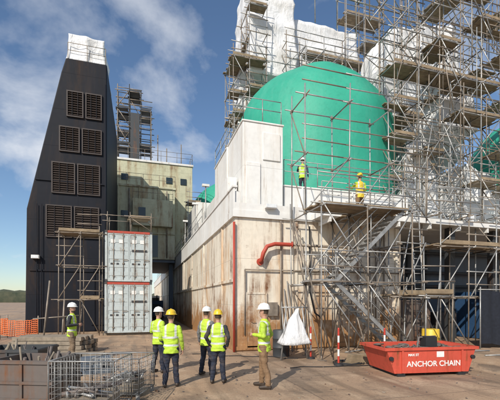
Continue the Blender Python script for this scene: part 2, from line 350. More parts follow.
def scaffold(b, xs, ys, zs, keep=lambda i,j,k: True, planks=(), seed=0, r=.026, ext=.5, brace=.45, rails=True, kick=True, pp=.88, cpl=True):
    """standards / ledgers / transoms / braces / boards. mats: 0 tube,1 plank,2 weathered tube"""
    rnd = random.Random(seed); nx, ny, nz = len(xs), len(ys), len(zs)
    jt = lambda a=.02: rnd.uniform(-a, a)
    for i, x in enumerate(xs):
        for j, y in enumerate(ys):
            ks = [q for q in range(nz-1) if any(keep(a, c, q) for a in (i-1,i) if 0 <= a < nx-1 for c in (j-1,j) if 0 <= c < ny-1)]
            if not ks: continue
            m = 0 if rnd.random() < .55 else 2
            b.tube([(x+jt(),y+jt(),zs[min(ks)]), (x+jt(.04),y+jt(.04),zs[max(ks)+1]+rnd.uniform(.1, ext))], r, m, 5)
            if cpl:
                for q in ks: b.box(x-.045,x+.045,y-.045,y+.045,zs[q+1]-.05,zs[q+1]+.03,2)
    for q in range(nz-1):
        z = zs[q+1]
        for i in range(nx-1):
            for j in range(ny-1):
                if not keep(i,j,q): continue
                x0,x1,y0,y1 = xs[i],xs[i+1],ys[j],ys[j+1]
                for y in (y0,y1): b.tube([(x0-rnd.uniform(.05,.4),y,z+.02+jt()),(x1+rnd.uniform(.05,.4),y,z+.02+jt())], r*.95, rnd.choice((0,0,2)), 5)
                for x in (x0,x1): b.tube([(x,y0-rnd.uniform(.05,.35),z-.04+jt()),(x,y1+.12,z-.04+jt())], r*.95, rnd.choice((0,2)), 5)
                if rnd.random() < brace:
                    a, c = (x0,x1) if rnd.random() < .5 else (x1,x0)
                    b.tube([(a,y0-.05,zs[q]+.05+jt(.15)),(c,y0-.05,z+jt(.1))], r*.9, 0, 5)
                if rnd.random() < brace*.6:
                    b.tube([(x0-.05,y0,zs[q]+.05),(x0-.05,y1,z)], r*.9, 2, 5)
                if (q+1) in planks and rnd.random() < pp:
                    nb = max(2, int((y1-y0)/.25)); w = (y1-y0)/nb
                    for t in range(nb):
                        if rnd.random() < .9:
                            dz = rnd.uniform(0,.015); xa = rnd.uniform(-.2,.1)
                            b.box(x0+xa, x1+xa+.06, y0+t*w+.01, y0+(t+1)*w-.01, z+.05+dz, z+.09+dz, 1)
                    if kick: b.box(x0,x1,y0-.05,y0-.025,z+.09,z+.24,1)
                if rails and rnd.random() < .8:
                    for hh in (.5,1.0): b.tube([(x0-.12,y0,z+hh+jt()),(x1+.12,y0,z+hh+jt())], r*.9, rnd.choice((0,2)), 5)

def stair(b, p0, p1, w=.7, mi=0):
    p0 = Vector(p0); p1 = Vector(p1); n = int(abs(p1.z-p0.z)/.2)
    for y in (0, w):
        o = Vector((0,y,0)); R = (p1-p0).to_track_quat('X','Z').to_matrix()
        b.obox((p0+p1)/2+o, ((p1-p0).length, .035, .12), R, mi)
        for hh in (.5, 1.0):
            b.tube([p0+o+Vector((0,0,hh)), p1+o+Vector((0,0,hh))], .02, mi, 5)
        for f in (.02,.5,.98):
            q = p0.lerp(p1, f)+o; b.tube([q, q+Vector((0,0,1))], .02, mi, 5)
    for i in range(1, n+1):
        q = p0.lerp(p1, i/(n+1)); b.box(q.x-.13,q.x+.13,q.y+.03,q.y+w-.03,q.z-.02,q.z+.02,mi)

def wrap(name, x0,x1,y0,y1,z0,z1, ts=(1,1), amp=.22, seed=0, parent=None, cuts=16, slope=0):
    bm = bmesh.new(); bmesh.ops.create_cube(bm, size=1)
    bmesh.ops.subdivide_edges(bm, edges=bm.edges, cuts=cuts, use_grid_fill=True)
    cx, cy, cz = (x0+x1)/2, (y0+y1)/2, z0
    sd = Vector((seed*7.3, seed*3.1, seed*1.7))
    for v in bm.verts:
        f = v.co.z+.5; sx = 1+(ts[0]-1)*f; sy = 1+(ts[1]-1)*f
        nrm = Vector((v.co.x, v.co.y, v.co.z*.8)).normalized()
        p = Vector((v.co.x*(x1-x0)*sx, v.co.y*(y1-y0)*sy, f*(z1-z0) + slope*v.co.x*(x1-x0)*f))
        q = p+sd
        # cloth pulled taut over a tube frame: sags between frame lines
        fx = abs(math.sin(p.x*math.pi/1.6)); fz = abs(math.sin(p.z*math.pi/1.9)); fy = abs(math.sin(p.y*math.pi/1.6))
        sag = -(min(fx+fy,1)*fz)**.6*.17
        d = noise.noise(q*.45)*amp + sag + noise.noise(q*1.7)*amp*.35
        v.co = p + nrm*d
    me = bpy.data.meshes.new(name); bm.to_mesh(me); bm.free(); me.materials.append(M['wrap'])
    me.polygons.foreach_set('use_smooth', [True]*len(me.polygons))
    ob = bpy.data.objects.new(name, me); COL.objects.link(ob); ob.location = (cx,cy,cz)
    if parent: ob.parent = parent
    return ob

# ------------------------------------------------------------------ ground & horizon
b = B(); b.add([(-2500,-2500,0),(2500,-2500,0),(2500,2500,0),(-2500,2500,0)], [(0,1,2,3)]); b.done('ground', ['ground'], origin=(0,0,0))
b = B(); N = 220; vs = []; fs = []
for i in range(N+1):
    a = rad(-75+130*i/N); d = 520
    p = W(math.sin(a)*d, math.cos(a)*d); h = 7+6*noise.noise(Vector((i*.05,0,0)))+2.5*noise.noise(Vector((i*.6,3,0)))+3
    vs += [(p.x,p.y,-1),(p.x,p.y,h),(p.x*1.1,p.y*1.1,h*1.3)]
for i in range(N): fs += [(i*3,i*3+3,i*3+4,i*3+1),(i*3+1,i*3+4,i*3+5,i*3+2)]
b.add(vs, fs, 0, True); b.done('distant_hills', ['hill'])

# ------------------------------------------------------------------ ship
ship = empty('gas_carrier_ship')
b = B()
b.box(0,7.2,0,2.998,0,4.9,0)
b.box(0,32,3,75,0,4.9,0)
for y in [4.5*i+2 for i in range(15)]: b.box(-.05,-.002,y,y+.12,.3,4.88,0)
b.box(-.07,-.003,.02,74,2.55,2.66,0)
for x in (2.35, 6.9): b.box(x,x+.1,-.06,-.002,.05,4.88,0)
b.box(.0,7.1,-.05,-.003,.06,.20,0)
b.box(2.45,6.9,-.04,-.003,2.9,2.98,0)
b.done('hull', ['cream'], ship, (0,0,0))
b = B()
b.box(-.10,32,-.10,75,4.902,5.15,0)
b.box(3.0,32,-1.0,-.102,4.95,5.148,0)
for x in [3.3+1.5*i for i in range(19)]: b.box(x,x+.08,-.98,-.11,4.75,4.948,0)
b.done('deck_edge', ['white'], ship, (0,0,0))
b = B(); b.box(-.08,-.02,-.08,75,5.152,5.95,0)
for y in [1.5*i for i in range(50)]: b.box(-.019,.2,y,y+.05,5.152,5.85,0)
b.box(-.12,.06,-.12,75,5.952,6.02,0)
b.box(-.018,3.0,-.078,-.03,5.152,5.42,0)
b.done('bulwark', ['white'], ship, (0,0,0))
b = B(); b.box(.58,2.28,1.0,6.5,5.152,8.95,0); b.box(.54,2.32,.96,6.54,8.952,9.02,0)
b.box(.50,.578,3.4,3.5,5.2,8.9,0); b.box(.70,1.30,.94,.998,5.4,7.35,0); b.box(1.4,2.15,.95,.998,7.5,8.6,0)
b.box(.1,.5,1.6,3.2,5.152,6.9,0)
b.done('corner_casing', ['white'], ship, (0,0,0), .02)
b = B(); b.box(2.4,8.6,1.2,3.6,5.152,6.6,0); b.box(2.36,8.64,1.16,3.64,6.602,6.66,0)
for x in (3.2,4.4,5.6,6.8): b.box(x,x+.06,1.14,1.198,5.2,6.6,0)
b.done('tank_coaming', ['white'], ship, (0,0,0), .01)
def dome(name, x, y, zc, r, base=5.15):
    n = 72; b = B(); rings = []
    prof = [(r, base), (r, (base+zc)/2), (r, zc-.02)] + [(r*math.cos(rad(a)), zc+r*.97*math.sin(rad(a))) for a in range(4, 90, 4)] + [(.05, zc+r*.97)]
    for rr, z in prof:
        ring = []
        for j in range(n):
            a = 2*math.pi*j/n; q = Vector((x+rr*math.cos(a), y+rr*math.sin(a), z))
            dd = noise.noise(q*.5)*.09+noise.noise(q*1.3)*.03
            ring.append((q.x+dd*math.cos(a), q.y+dd*math.sin(a), q.z+(dd if rr < r*.9 else 0)))
        rings.append(ring)
    b.loft(rings, 0, True)
    b.done(name, ['green'], ship, (0,0,0))
dome('tank_dome_1', 7.65, 8.93, 11.65, 5.1)
dome('tank_dome_2', 7.65, 31, 11.65, 5.1)
dome('tank_dome_3', 7.65, 50, 11.65, 5.1)
dome('tank_dome_4', 26.6, 8.0, 11.4, 5.1)
b = B()
b.tube([(-.06,-.10,0.02),(-.06,-.10,4.7)], .045, 0, 10)
b.tube([(.95,-.02,3.3),(.95,-.22,3.35),(1.0,-.25,3.6),(1.15,-.25,3.85),(1.45,-.25,3.95),(2.1,-.25,3.95)], .075, 0, 12)
b.tube([(.95,-.0,3.3),(.95,-.06,3.3)], .13, 0, 14)
b.tube([(2.1,-.25,3.95),(2.14,-.25,3.95)], .12, 0, 14)
b.tube([(2.12,-.25,3.95),(7.0,-.25,3.95)], .05, 1, 8)
b.tube([(.35,-.09,3.0),(7.15,-.09,3.0)], .03, 1, 6)
b.tube([(.35,-.09,3.0),(.35,-.09,.6)], .03, 1, 6)
for x in (1.75, 5.9, 6.3): b.tube([(x,-.10,.1),(x,-.10,4.85)], .035, 1, 8)
b.tube([(2.9,-.16,4.7),(2.9,-.2,2.2),(3.05,-.3,1.4),(3.3,-.4,1.2)], .03, 2, 8)
b.box(1.25,1.6,-.16,-.003,1.3,1.8,1); b.box(4.3,4.75,-.2,-.003,1.3,2.0,1)
b.done('bulkhead_pipework', ['redpipe','galvdull','black'], ship, (0,0,0))
b = B()
b.box(.45,1.15,-.05,-.003,.15,2.1,0); b.box(.38,.45,-.07,-.003,.1,2.17,0); b.box(1.15,1.22,-.07,-.003,.1,2.17,0); b.box(.45,1.15,-.07,-.003,2.1,2.17,0)
b.tube([(.6,-.05,1.1),(.6,-.12,1.1),(.75,-.12,1.1)], .015, 0, 6)
b.done('bulkhead_door', ['cream'], ship, (0,0,0))
b = B()
b.box(7.202,32,2.80,2.996,0,4.9,0)
for x in (9.2,11.6,14.0,17): b.box(x,x+.28,-.6,-.3,0,4.94,1)
for x in (8.2,9.8,10.9,12.7): b.tube([(x,2.6,0),(x,2.6,4.6)], .09, 1, 8)
for z in (2.6,3.3,4.3): b.tube([(7.3,2.4,z),(20,2.4,z)], .08, 1, 8)
b.box(8.0,9.9,1.2,2.4,0.02,1.9,2); b.box(12.5,14.5,.8,2.4,.02,2.3,3); b.box(10.5,11.8,1.5,2.5,.02,1.3,1)
b.done('underdeck_machinery', ['greyblue','darksteel','rusty','blue'], ship, (0,0,0), .02)
b = B()
rail(b, (3.0,-.95,5.15), (32,-.95,5.15)); rail(b, (2.4,1.2,6.66),(8.6,1.2,6.66)); rail(b, (.6,1.0,9.02),(2.2,1.0,9.02),.9,.8); rail(b,(.6,1.0,9.02),(.6,6.5,9.02),.9)
for y in (9,12,15,18): b.tube([(.5,y,5.15),(.5,y,7.2)], .05, 0, 6)
rail(b, (-.03,7,6.02),(-.03,60,6.02),.9,2)
for x,y,z in [(1.3,-.14,5.25),(9.6,-1.06,5.2)]:
    b.box(x-.22,x+.22,y-.16,y,z,z+.16,1); b.box(x-.20,x+.20,y-.175,y-.162,z+.02,z+.14,2)
for y in (7.5,11.5,17): b.tube([(.25,y,5.1),(.25,y,8.4)], .035, 0, 6); b.box(.05,.45,y-.1,y+.1,8.3,8.42,1)
b.done('deck_rails_and_lamps', ['galv','white','lens'], ship, (0,0,0))
b = B(); b.box(1.2,3.0,9,14,5.152,8.4,0); b.box(.9,2.6,15.5,20,5.152,9.6,0); b.box(2.3,5.2,3.8,6.0,5.152,7.2,0); b.box(14,24,12,40,5.152,9,0)
b.box(2.7,4.2,22,28,5.152,11.0,0)
b.box(1.15,1.198,10,10.8,5.3,7.2,1); b.box(1.15,1.198,12,12.7,6.6,7.4,1); b.box(.85,.898,17,17.7,5.3,7.2,1)
b.done('deck_houses', ['white','greyblue'], ship, (0,0,0), .02)

# ------------------------------------------------------------------ wrapped structures + high scaffolds
wrap('shrink_wrapped_module', 4.0,7.8,11.6,16,18.0,25.5, (.92,.9), .2, 1, cuts=24)
wrap('shrink_wrapped_module', 7.6,13.6,12.2,17,17.4,23.2, (.94,.9), .22, 2, slope=.04, cuts=26)
wrap('shrink_wrapped_module', 10.8,15.4,4.9,8.0,5.3,12.0, (.30,.5), .3, 3, cuts=24)
wrap('shrink_wrapped_module', 12.4,20,8.3,12,12.4,21.8, (.75,.85), .4, 4, slope=.2, cuts=30)
wrap('shrink_wrapped_module', 15.8,20,4.9,8,6.0,10.4, (.6,.8), .3, 5, slope=-.15, cuts=20)
wrap('shrink_wrapped_module', 3.3,4.7,11.9,13.8,14.2,18.6, (.85,.8), .2, 6)
wrap('shrink_wrapped_module', 14.2,17.2,4.9,7.6,12.6,16.0, (.8,.8), .25, 7)
mats = ['galv','plank','galvdull']
b = B()   # big birdcage scaffold at right
xs = [6.6+1.5*i for i in range(10)]; ys = [3.4,4.6,6.6,8.2]; zs = [5.15]+[6.9+1.9*i for i in range(9)]
def kp(i,j,q):
    z = zs[q]; x = xs[i]
    if x < 9.4: return z > 17.8 and j == 1 or (z > 15.9 and j == 0 and x > 7.9)
    if j == 1: return (i+q) % 3 == 0
    if j == 2: return (i*2+q) % 4 == 0
    return not (z > 17.5 and x > 16)
scaffold(b, xs, ys, zs, kp, {2,3,4,5,6,7,8}, 3, .032, .9, .9, pp=.45, cpl=False)
rr = random.Random(2)
for i in range(110):
    x = rr.uniform(9.4,19); z = rr.uniform(5.3,19); a = rr.random(); y = 3.25+rr.choice((0,1.25,2.0))*rr.random()
    m = rr.choice((0,2,2))
    if a < .35: b.tube([(x,y,z),(x+rr.uniform(-2.2,2.2),y+.05,z+rr.uniform(2,3.6))], .028, m, 5)
    elif a < .7: b.tube([(x,y,z),(x,y,z+rr.uniform(2,5))], .028, m, 5)
    else: b.tube([(x,y,z),(x+rr.uniform(1.5,3.5),y,z+rr.uniform(-.05,.05))], .028, m, 5)
for (x,z) in ((10.6,6.9),(12.4,10.7),(14.2,8.8),(11.2,14.5),(15.0,12.6)):   # ladders
    for dx in (0,.34): b.tube([(x+dx,3.5,z),(x+dx+.15,4.3,z+3.9)], .02, 0, 5)
    for i in range(13): f=i/13; b.tube([(x+.15*f,3.5+.8*f,z+3.9*f),(x+.34+.15*f,3.5+.8*f,z+3.9*f)], .013, 0, 4)
b.done('scaffold_tower', mats, recalc=False)
b = B()   # scaffold climbing the left rear of the dome
scaffold(b, [2.7,3.9,5.1], [10.9,11.9,13.2], [5.15]+[7.0+1.9*i for i in range(10)], lambda i,j,q: q < 7+i*2, {3,4,5,6,7,8,9}, 5, .032, .9, .8, pp=.6, cpl=False)
scaffold(b, [5.1,6.6,8.1,9.6,11.1], [11.0,12.0], [17.0,18.6,20.2], lambda i,j,q: not(i < 1 and q > 0), {1,2}, 6, .032, 1.4, .6, pp=.7, cpl=False)
b.done('scaffold_tower', mats, recalc=False)
b = B(); scaffold(b, [.9,2.1], [20.5,21.8], [5.15+1.9*i for i in range(4)], lambda i,j,q: True, {2,3}, 8, .035, .9); b.done('scaffold_tower', mats, recalc=False)
b = B()   # scaffold on module top, catching the sky
scaffold(b, [8.6,10.3,12,13.7,15.4], [11.9,13.2], [18.5,20.4,22.3,24.2,26.1], lambda i,j,q: i > 1 or q < 1, {1,2,3}, 9, .034, .9, .6, pp=.6, cpl=False); b.done('scaffold_tower', mats, recalc=False)

# access scaffold in front of bulkhead
b = B()
xs = [2.1,3.8,5.5]; ys = [-2.6,-1.45,-.3]; zs = [.12,2.45,4.88]
scaffold(b, xs, ys, zs, lambda i,j,q: True, {2}, 11, .025, .6, .9, kick=False)
scaffold(b, [2.1,3.8,5.5,7.2], [-1.45,-.3], [4.9,6.9,8.9], lambda i,j,q: not(i == 2 and q == 1), {1}, 12, .025, .8, .5, kick=False, pp=.2, rails=True)
scaffold(b, [5.5,6.6], [-3.2,-2.0,-.9], [.12,2.0,3.9], lambda i,j,q: not(q == 1 and j == 0), {1}, 14, .025, .6, .7)
stair(b, (5.35,-2.5,.1), (2.6,-2.5,2.5)); stair(b, (2.7,-2.45,2.5), (5.3,-2.45,4.9))
b.box(1.95,2.7,-2.6,-1.5,2.48,2.54,0)
rr = random.Random(6)
for i in range(14):
    x = 2.1+i*.33; y = rr.choice((-2.7,-1.5,-.35)); b.tube([(x,y,.1),(x+rr.uniform(-1.3,1.3),y+.05,rr.uniform(2.5,5.2))], .024, rr.choice((0,2)), 5)
for x in (2.1,3.8,5.5):
    for y in ys: b.box(x-.09,x+.09,y-.09,y+.09,.004,.02,2); b.tube([(x,y,.01),(x,y,.14)], .02, 2)
for x in (6.75,7.1): b.tube([(x,-1.5,.05),(x,-1.1,5.9)], .022, 0)
for i in range(19): f = i/19; b.tube([(6.75,-1.5+.4*f,.3+5.5*f),(7.1,-1.5+.4*f,.3+5.5*f)], .014, 0)
b.done('access_scaffold', mats, recalc=False)
b = B(); scaffold(b, [7.6,9.0,10.4,11.8,13.2], [-1.7,-.75], [.05,2.0,3.95,5.2], lambda i,j,q: q < 3 - (i == 1), {2}, 21, .027, .5, .8); b.done('access_scaffold', mats, recalc=False)
b = B(); scaffold(b, [-7.3,-6.3,-5.35], [8.0,9.4], [.02,1.9,3.7,5.4], lambda i,j,q: True, {1,3}, 31, .027, .5, .6, rails=True); b.done('access_scaffold', ['galvdull','plank','galvdull'], recalc=False)

b = B(); vs = []; fs = []; nn = 30
for i in range(nn+1):
    for j in range(9):
        x = 9.3+3.6*i/nn; vs.append((x, -1.95+.06*math.sin(i*1.3+j*.2)+.04*noise.noise(Vector((i*.4,j*.5,0))), .15+j*.26+.05*math.sin(i*.5)))
for i in range(nn):
    for j in range(8): fs.append((i*9+j,(i+1)*9+j,(i+1)*9+j+1,i*9+j+1))
b.add(vs, fs, 0, True); b.tube([(9.3,-1.93,0),(9.3,-1.93,2.4)], .025, 1); b.tube([(12.9,-1.93,0),(12.9,-1.93,2.4)], .025, 1); b.tube([(9.2,-1.93,2.3),(13,-1.93,2.3)], .02, 1)
b.done('debris_netting', ['net','galv'])

# ------------------------------------------------------------------ black funnel tower
tw = empty('funnel_tower')
b = B()
b.prism([(-9.63,0),(-5.22,0),(-5.22,16.3),(-7.5,16.3),(-7.75,15.4),(-9.55,7.2)], 11, 21.6, 0)
b.done('casing', ['tower'], tw, (0,0,0), .06)
b = B()
rows = [(12.8,14.35,-7.45,-5.5),(10.7,12.2,-7.85,-5.5),(8.2,10.05,-8.25,-5.6),(5.6,7.5,-8.55,-5.65)]
for z0,z1,xa,xb in rows:
    mid = (xa+xb)/2
    for x0,x1 in ((xa,mid-.05),(mid+.05,xb)):
        for (a0,a1,c0,c1) in ((x0,x1,z0,z0+.07),(x0,x1,z1-.07,z1),(x0,x0+.07,z0+.07,z1-.07),(x1-.07,x1,z0+.07,z1-.07)):
            b.box(a0,a1,10.90,10.997,c0,c1,1)
        b.box(x0+.07,x1-.07,10.985,10.997,z0+.07,z1-.07,2)
        nS = int((z1-z0-.14)/.13)
        for i in range(nS):
            z = z0+.12+i*(z1-z0-.16)/nS
            b.obox(((x0+x1)/2,10.945,z+.03), (x1-x0-.15,.015,.10), Matrix.Rotation(rad(-38),3,'X'), 1)
        for x in [x0+(x1-x0)*f for f in (.33,.66)]: b.box(x-.015,x+.015,10.89,10.90,z0+.07,z1-.07,0)
b.done('louvres', ['tower','slot','slotdark'], tw, (0,0,0))
b = B(); rail(b,(-7.4,11.1,16.3),(-5.3,11.1,16.3),1,1); b.tube([(-5.3,10.9,0),(-5.3,10.9,15)],.04,3)
for x in (-9.0,-8.75): b.tube([(x,10.9,0),(x,10.9,7.5)], .02, 3)
b.box(-9.25,-8.85,10.7,10.97,4.3,4.5,1); b.box(-9.22,-8.88,10.685,10.698,4.32,4.48,2)
for z in (3.6,8.9): b.box(-9.4+(.3 if z>7 else 0),-5.3,10.93,10.997,z,z+.08,3)
b.done('fittings', ['galvdull','white','lens','tower'], tw, (0,0,0))
wrap('wrapped_top', -7.55,-5.2,11.1,14.5,16.3,18.0, (.93,.95), .14, 11, tw)

# ------------------------------------------------------------------ cream building behind
cb = empty('cream_dock_building')
b = B()
b.box(-9.4,-.15,21.7,24,5.7,12.2,0)
b.box(-9.4,1.8,24.002,36,5.7,15.4,0)
b.box(-9.5,-.05,21.6,24.0,12.202,12.4,0); b.box(-9.5,1.9,23.9,36.1,15.402,15.6,1)
b.box(-3.9,-.4,20.9,21.698,8.6,11.0,0)
for x in (-5.2,-3.4,-1.7): b.box(x,x+.12,21.6,21.698,5.7,12.2,0)
b.box(-9.4,-.16,21.55,21.698,8.0,8.12,0)
b.done('walls', ['cream2','white'], cb, (0,0,0), .02)
b = B()
for x in (-4.9,-1.2): b.box(x,x+.6,21.62,21.699,9.4,10.0,0)
b.box(-3.4,-2.8,20.84,20.899,9.4,10.2,0)
for x in (-5,-.8,.6): b.box(x,x+.6,23.93,24.0,13.5,14.1,0)
b.box(-2.5,-1.7,21.64,21.699,5.9,7.9,0)
b.done('windows', ['glass'], cb, (0,0,0))
b = B(); b.box(-9.4,-2.7,22.5,34,0,5.45,0); b.box(-.6,-.2,23,23.4,0,5.44,0); b.box(-9.4,-.15,21.9,36,5.452,5.698,0)
b.box(-2.6,-2.3,22,22.3,0,5.44,0)
b.done('lower_storey', ['greyblue'], cb, (0,0,0))
b = B(); rail(b,(-5.9,21.7,12.4),(-.1,21.7,12.4)); rail(b,(-9,24,15.6),(1.8,24,15.6)); rail(b,(1.8,24,15.6),(1.8,36,15.6)); rail(b,(-3.9,20.95,11.0),(-.4,20.95,11.0))
for x,h in ((-1.5,3.5),(-.6,2.2),(.9,2.8)): b.tube([(x,26,15.6),(x,26,15.6+h)], .05, 0)
b.tube([(-.9,21.5,5.8),(-.9,21.5,12)], .06, 0); b.tube([(-4.2,21.5,5.8),(-4.2,21.5,12)], .06, 0)
for i in range(6): b.tube([(-4.5+i*.4,21.4,5.75),(-4.5+i*.4,21.4,6.2+.1*i)], .03, 0)
b.done('railings', ['galvdull'], cb, (0,0,0))
b = B(); scaffold(b, [-5.4,-4.3,-3.2,-2.2], [25,26.3,27.6], [15.6+1.75*i for i in range(5)], lambda i,j,q: not(i == 2 and q > 2), {1,2,3,4}, 41, .045, .8, pp=.6)
b.box(-4.2,-3.3,24.9,27.4,15.62,20.5,1)
b.done('scaffold_tower', ['galvdull','darksteel','darksteel'], recalc=False)

b = B(); b.box(-2.2,-.9,27,30,.25,1.9,0); b.box(-2.3,-.8,26.9,30.1,.1,.25,1); b.box(-2.0,-1.2,26.94,26.998,.7,1.5,1); b.tube([(-1.5,28,1.9),(-1.5,28,2.5)],.06,1)
b.done('portable_generator', ['blue','darksteel'], None, 'auto', .03)
b = B(); b.box(-1.9,-.6,40,43,.3,2.6,0); b.box(-1.8,-.7,39.93,39.998,1.5,2.3,1)
for x in (-1.85,-.8):
    b.tube([(x,40.6,.35),(x+.22,40.6,.35)],.35,1,16); b.tube([(x,42.4,.35),(x+.22,42.4,.35)],.35,1,16)
b.done('parked_van', ['white','black'], None, 'auto', .05)

# ------------------------------------------------------------------ containers
def container(x, y, z, w=2.44, L=6.06, h=2.75, head='redpipe'):
    b = B(); f = .12
    for cx in (x, x+w-f):
        for cy in (y, y+L-f): b.box(cx,cx+f,cy,cy+f,z+.12,z+h-.12,0)
        for cy in (y-.01, y+L-f-.02):
            for cz in (z, z+h-.12): b.box(cx-.008,cx+f+.008,cy,cy+.15,cz,cz+.12,3)
    for cz in (z+.01, z+h-.13):
        b.box(x+f+.01,x+w-f-.01,y+.004,y+f,cz,cz+.12, 2 if cz > z+1 else 0)
        b.box(x+f+.01,x+w-f-.01,y+L-f,y+L-.004,cz,cz+.12,0)
        for cx in (x+.003,x+w-f-.003): b.box(cx,cx+f,y+.15,y+L-.15,cz,cz+.12,0)
    def corr(n, fn):
        vs = []; fs = []
        for i in range(n+1):
            o = (.0,.0,.035,.035)[i % 4]; a, c = fn(i/n, o); vs += [a, c]
        for i in range(n): fs.append((2*i,2*i+2,2*i+3,2*i+1))
        b.add(vs, fs, 0)
    z0, z1 = z+.13, z+h-.13
    corr(96, lambda t,o: ((x+.03+o, y+.12+t*(L-.24), z0),(x+.03+o, y+.12+t*(L-.24), z1)))
    corr(96, lambda t,o: ((x+w-.03-o, y+.12+t*(L-.24), z0),(x+w-.03-o, y+.12+t*(L-.24), z1)))
    corr(96, lambda t,o: ((x+.1, y+.12+t*(L-.24), z+h-.03-o),(x+w-.1, y+.12+t*(L-.24), z+h-.03-o)))
    corr(36, lambda t,o: ((x+.1+t*(w-.2), y+L-.05-o, z0),(x+.1+t*(w-.2), y+L-.05-o, z1)))
    for dx in (x+f+.015, x+w/2+.008):
        dw = w/2-f-.023
        b.box(dx,dx+dw,y+.055,y+.075,z0,z1,0)
        for (a0,a1,c0,c1) in ((dx,dx+.06,z0,z1),(dx+dw-.06,dx+dw,z0,z1),(dx+.06,dx+dw-.06,z0,z0+.07),(dx+.06,dx+dw-.06,z1-.07,z1)):
            b.box(a0,a1,y+.03,y+.054,c0,c1,0)
        for i in range(5):
            cz = z0+.2+i*(z1-z0-.25)/5; b.box(dx+.062,dx+dw-.062,y+.036,y+.054,cz,cz+.22,0)
        for fx in (.27,.73):
            px = dx+dw*fx; b.tube([(px,y+.012,z+.08),(px,y+.012,z+h-.08)], .018, 1, 8)
            for cz in (z0+.15,z+h*.35,z+h*.62,z1-.15): b.box(px-.05,px+.05,y-.002,y+.035,cz,cz+.05,1)
            b.box(px-.02,px+.26,y-.018,y-.003,z+h*.42,z+h*.42+.035,1)
        for i in range(2): b.box(dx+.15+i*.42,dx+.38+i*.42,y+.031,y+.0355,z0+1.95,z0+2.15,4)
        for i in range(3): b.box(dx+.14+i*.3,dx+.27+i*.3,y+.031,y+.0355,z0+.78,z0+.88,3)
    b.box(x+w/2+.15,x+w/2+.95,y+.030,y+.0355,z0+1.5,z0+1.62,3)
    b.done('shipping_container', ['contgrey','galvdull',head,'darksteel','text'], None, 'auto')
container(-5.1, 8.0, .13); container(-5.08, 8.02, 2.9)
b = B()
for y in (8.2,10.8,13.7): b.box(-5.2,-2.55,y,y+.2,.004,.125,0)
b.done('timber_bearers', ['timber'])
b = B(); scaffold(b, [-5.0,-3.8,-2.7], [8.3,9.8], [5.68,6.5], lambda i,j,q: True, {1}, 51, .022, .3, .3, rails=False, kick=False, pp=.5); b.done('access_scaffold', ['galvdull','plank','galvdull'], recalc=False)

# ------------------------------------------------------------------ foreground things
p = W(3.3, 8.75); skip = empty('anchor_chain_skip', p); ang = rad(-17+9)
b = B(); L, Wd, H = 2.45, 1.25, .62
def trap(x_in, y0, zlo, zhi): return [(x_in+.22,y0,zlo),(L-.22-x_in,y0,zlo),(L-x_in,y0,zhi),(x_in,y0,zhi)]
fo = [Vector(q) for q in trap(0,0,.08,.08+H)]; bo = [q+Vector((0,Wd,0)) for q in fo]
fi = [Vector(q) for q in trap(.04,.04,.12,.08+H)]; bi = [q+Vector((0,Wd-.08,0)) for q in fi]
b.add(fo+bo+fi+bi, [(0,1,2,3),(4,7,6,5),(0,4,5,1),(1,5,6,2),(0,3,7,4),(8,11,10,9),(12,13,14,15),(8,9,13,12),(9,10,14,13),(8,12,15,11),(3,2,10,11),(2,6,14,10),(6,7,15,14),(7,3,11,15)], 0)
b.box(-.03,L+.03,-.04,-.002,H+.02,H+.09,0); b.box(-.03,L+.03,Wd+.002,Wd+.04,H+.02,H+.09,0)
b.box(-.05,-.032,-.04,Wd+.04,H+.02,H+.09,0); b.box(L+.032,L+.05,-.04,Wd+.04,H+.02,H+.09,0)
for x in (.40,2.02): b.box(x,x+.05,-.03,-.002,.09,H+.018,0)
b.box(.3,.5,0,Wd,0.004,.078,2); b.box(1.95,2.15,0,Wd,.004,.078,2)
for x in (.12,L-.12): b.tube([(x,-.06,.45),(x,.0,.45)],.05,2,10)
b.tube([(1.15,.5,.6),(1.2,.5,.9),(1.7,.55,.92),(1.75,.55,.6)],.03,1,8)
b.box(1.3,1.62,.35,.6,.6,.93,2)
rn = random.Random(4)
for i in range(70):
    cx, cy, cz = rn.uniform(.3,L-.3), rn.uniform(.15,Wd-.15), .52+rn.uniform(0,.16); a = rn.uniform(0,3.1); tl = rn.uniform(-.8,.8)
    R = Matrix.Rotation(a,3,'Z') @ Matrix.Rotation(tl,3,'X')
    b.tube([Vector((cx,cy,cz))+R@Vector((.09*math.cos(t),.055*math.sin(t),0)) for t in [2*math.pi*q/12 for q in range(13)]], .02, 1, 6)
b.box(.25,L-.25,.06,Wd-.06,.13,.48,1)
sk = b.done('skip_body', ['skipred','rusty','black'], None, (0,0,0)); sk.parent = skip; skip.rotation_euler = (0,0,ang)
def text(body, size, loc, par, mat='text', rz=0, ext=.003):
    cu = bpy.data.curves.new('lettering', 'FONT'); cu.body = body; cu.size = size; cu.extrude = ext; cu.materials.append(M[mat]); cu.offset = .003
    o = bpy.data.objects.new('lettering', cu); COL.objects.link(o); o.parent = par; o.location = loc; o.rotation_euler = (rad(90),0,rz)
text('ANCHOR CHAIN', .19, (.54,-.006,.24), skip); text('MAX 5T', .08, (.58,-.006,.50), skip)
b2_ = B(); b2_.box(1.35,1.55,-.006,-.001,.46,.60,0); o_ = b2_.done('data_plate',['text'],None,(0,0,0)); o_.parent = skip
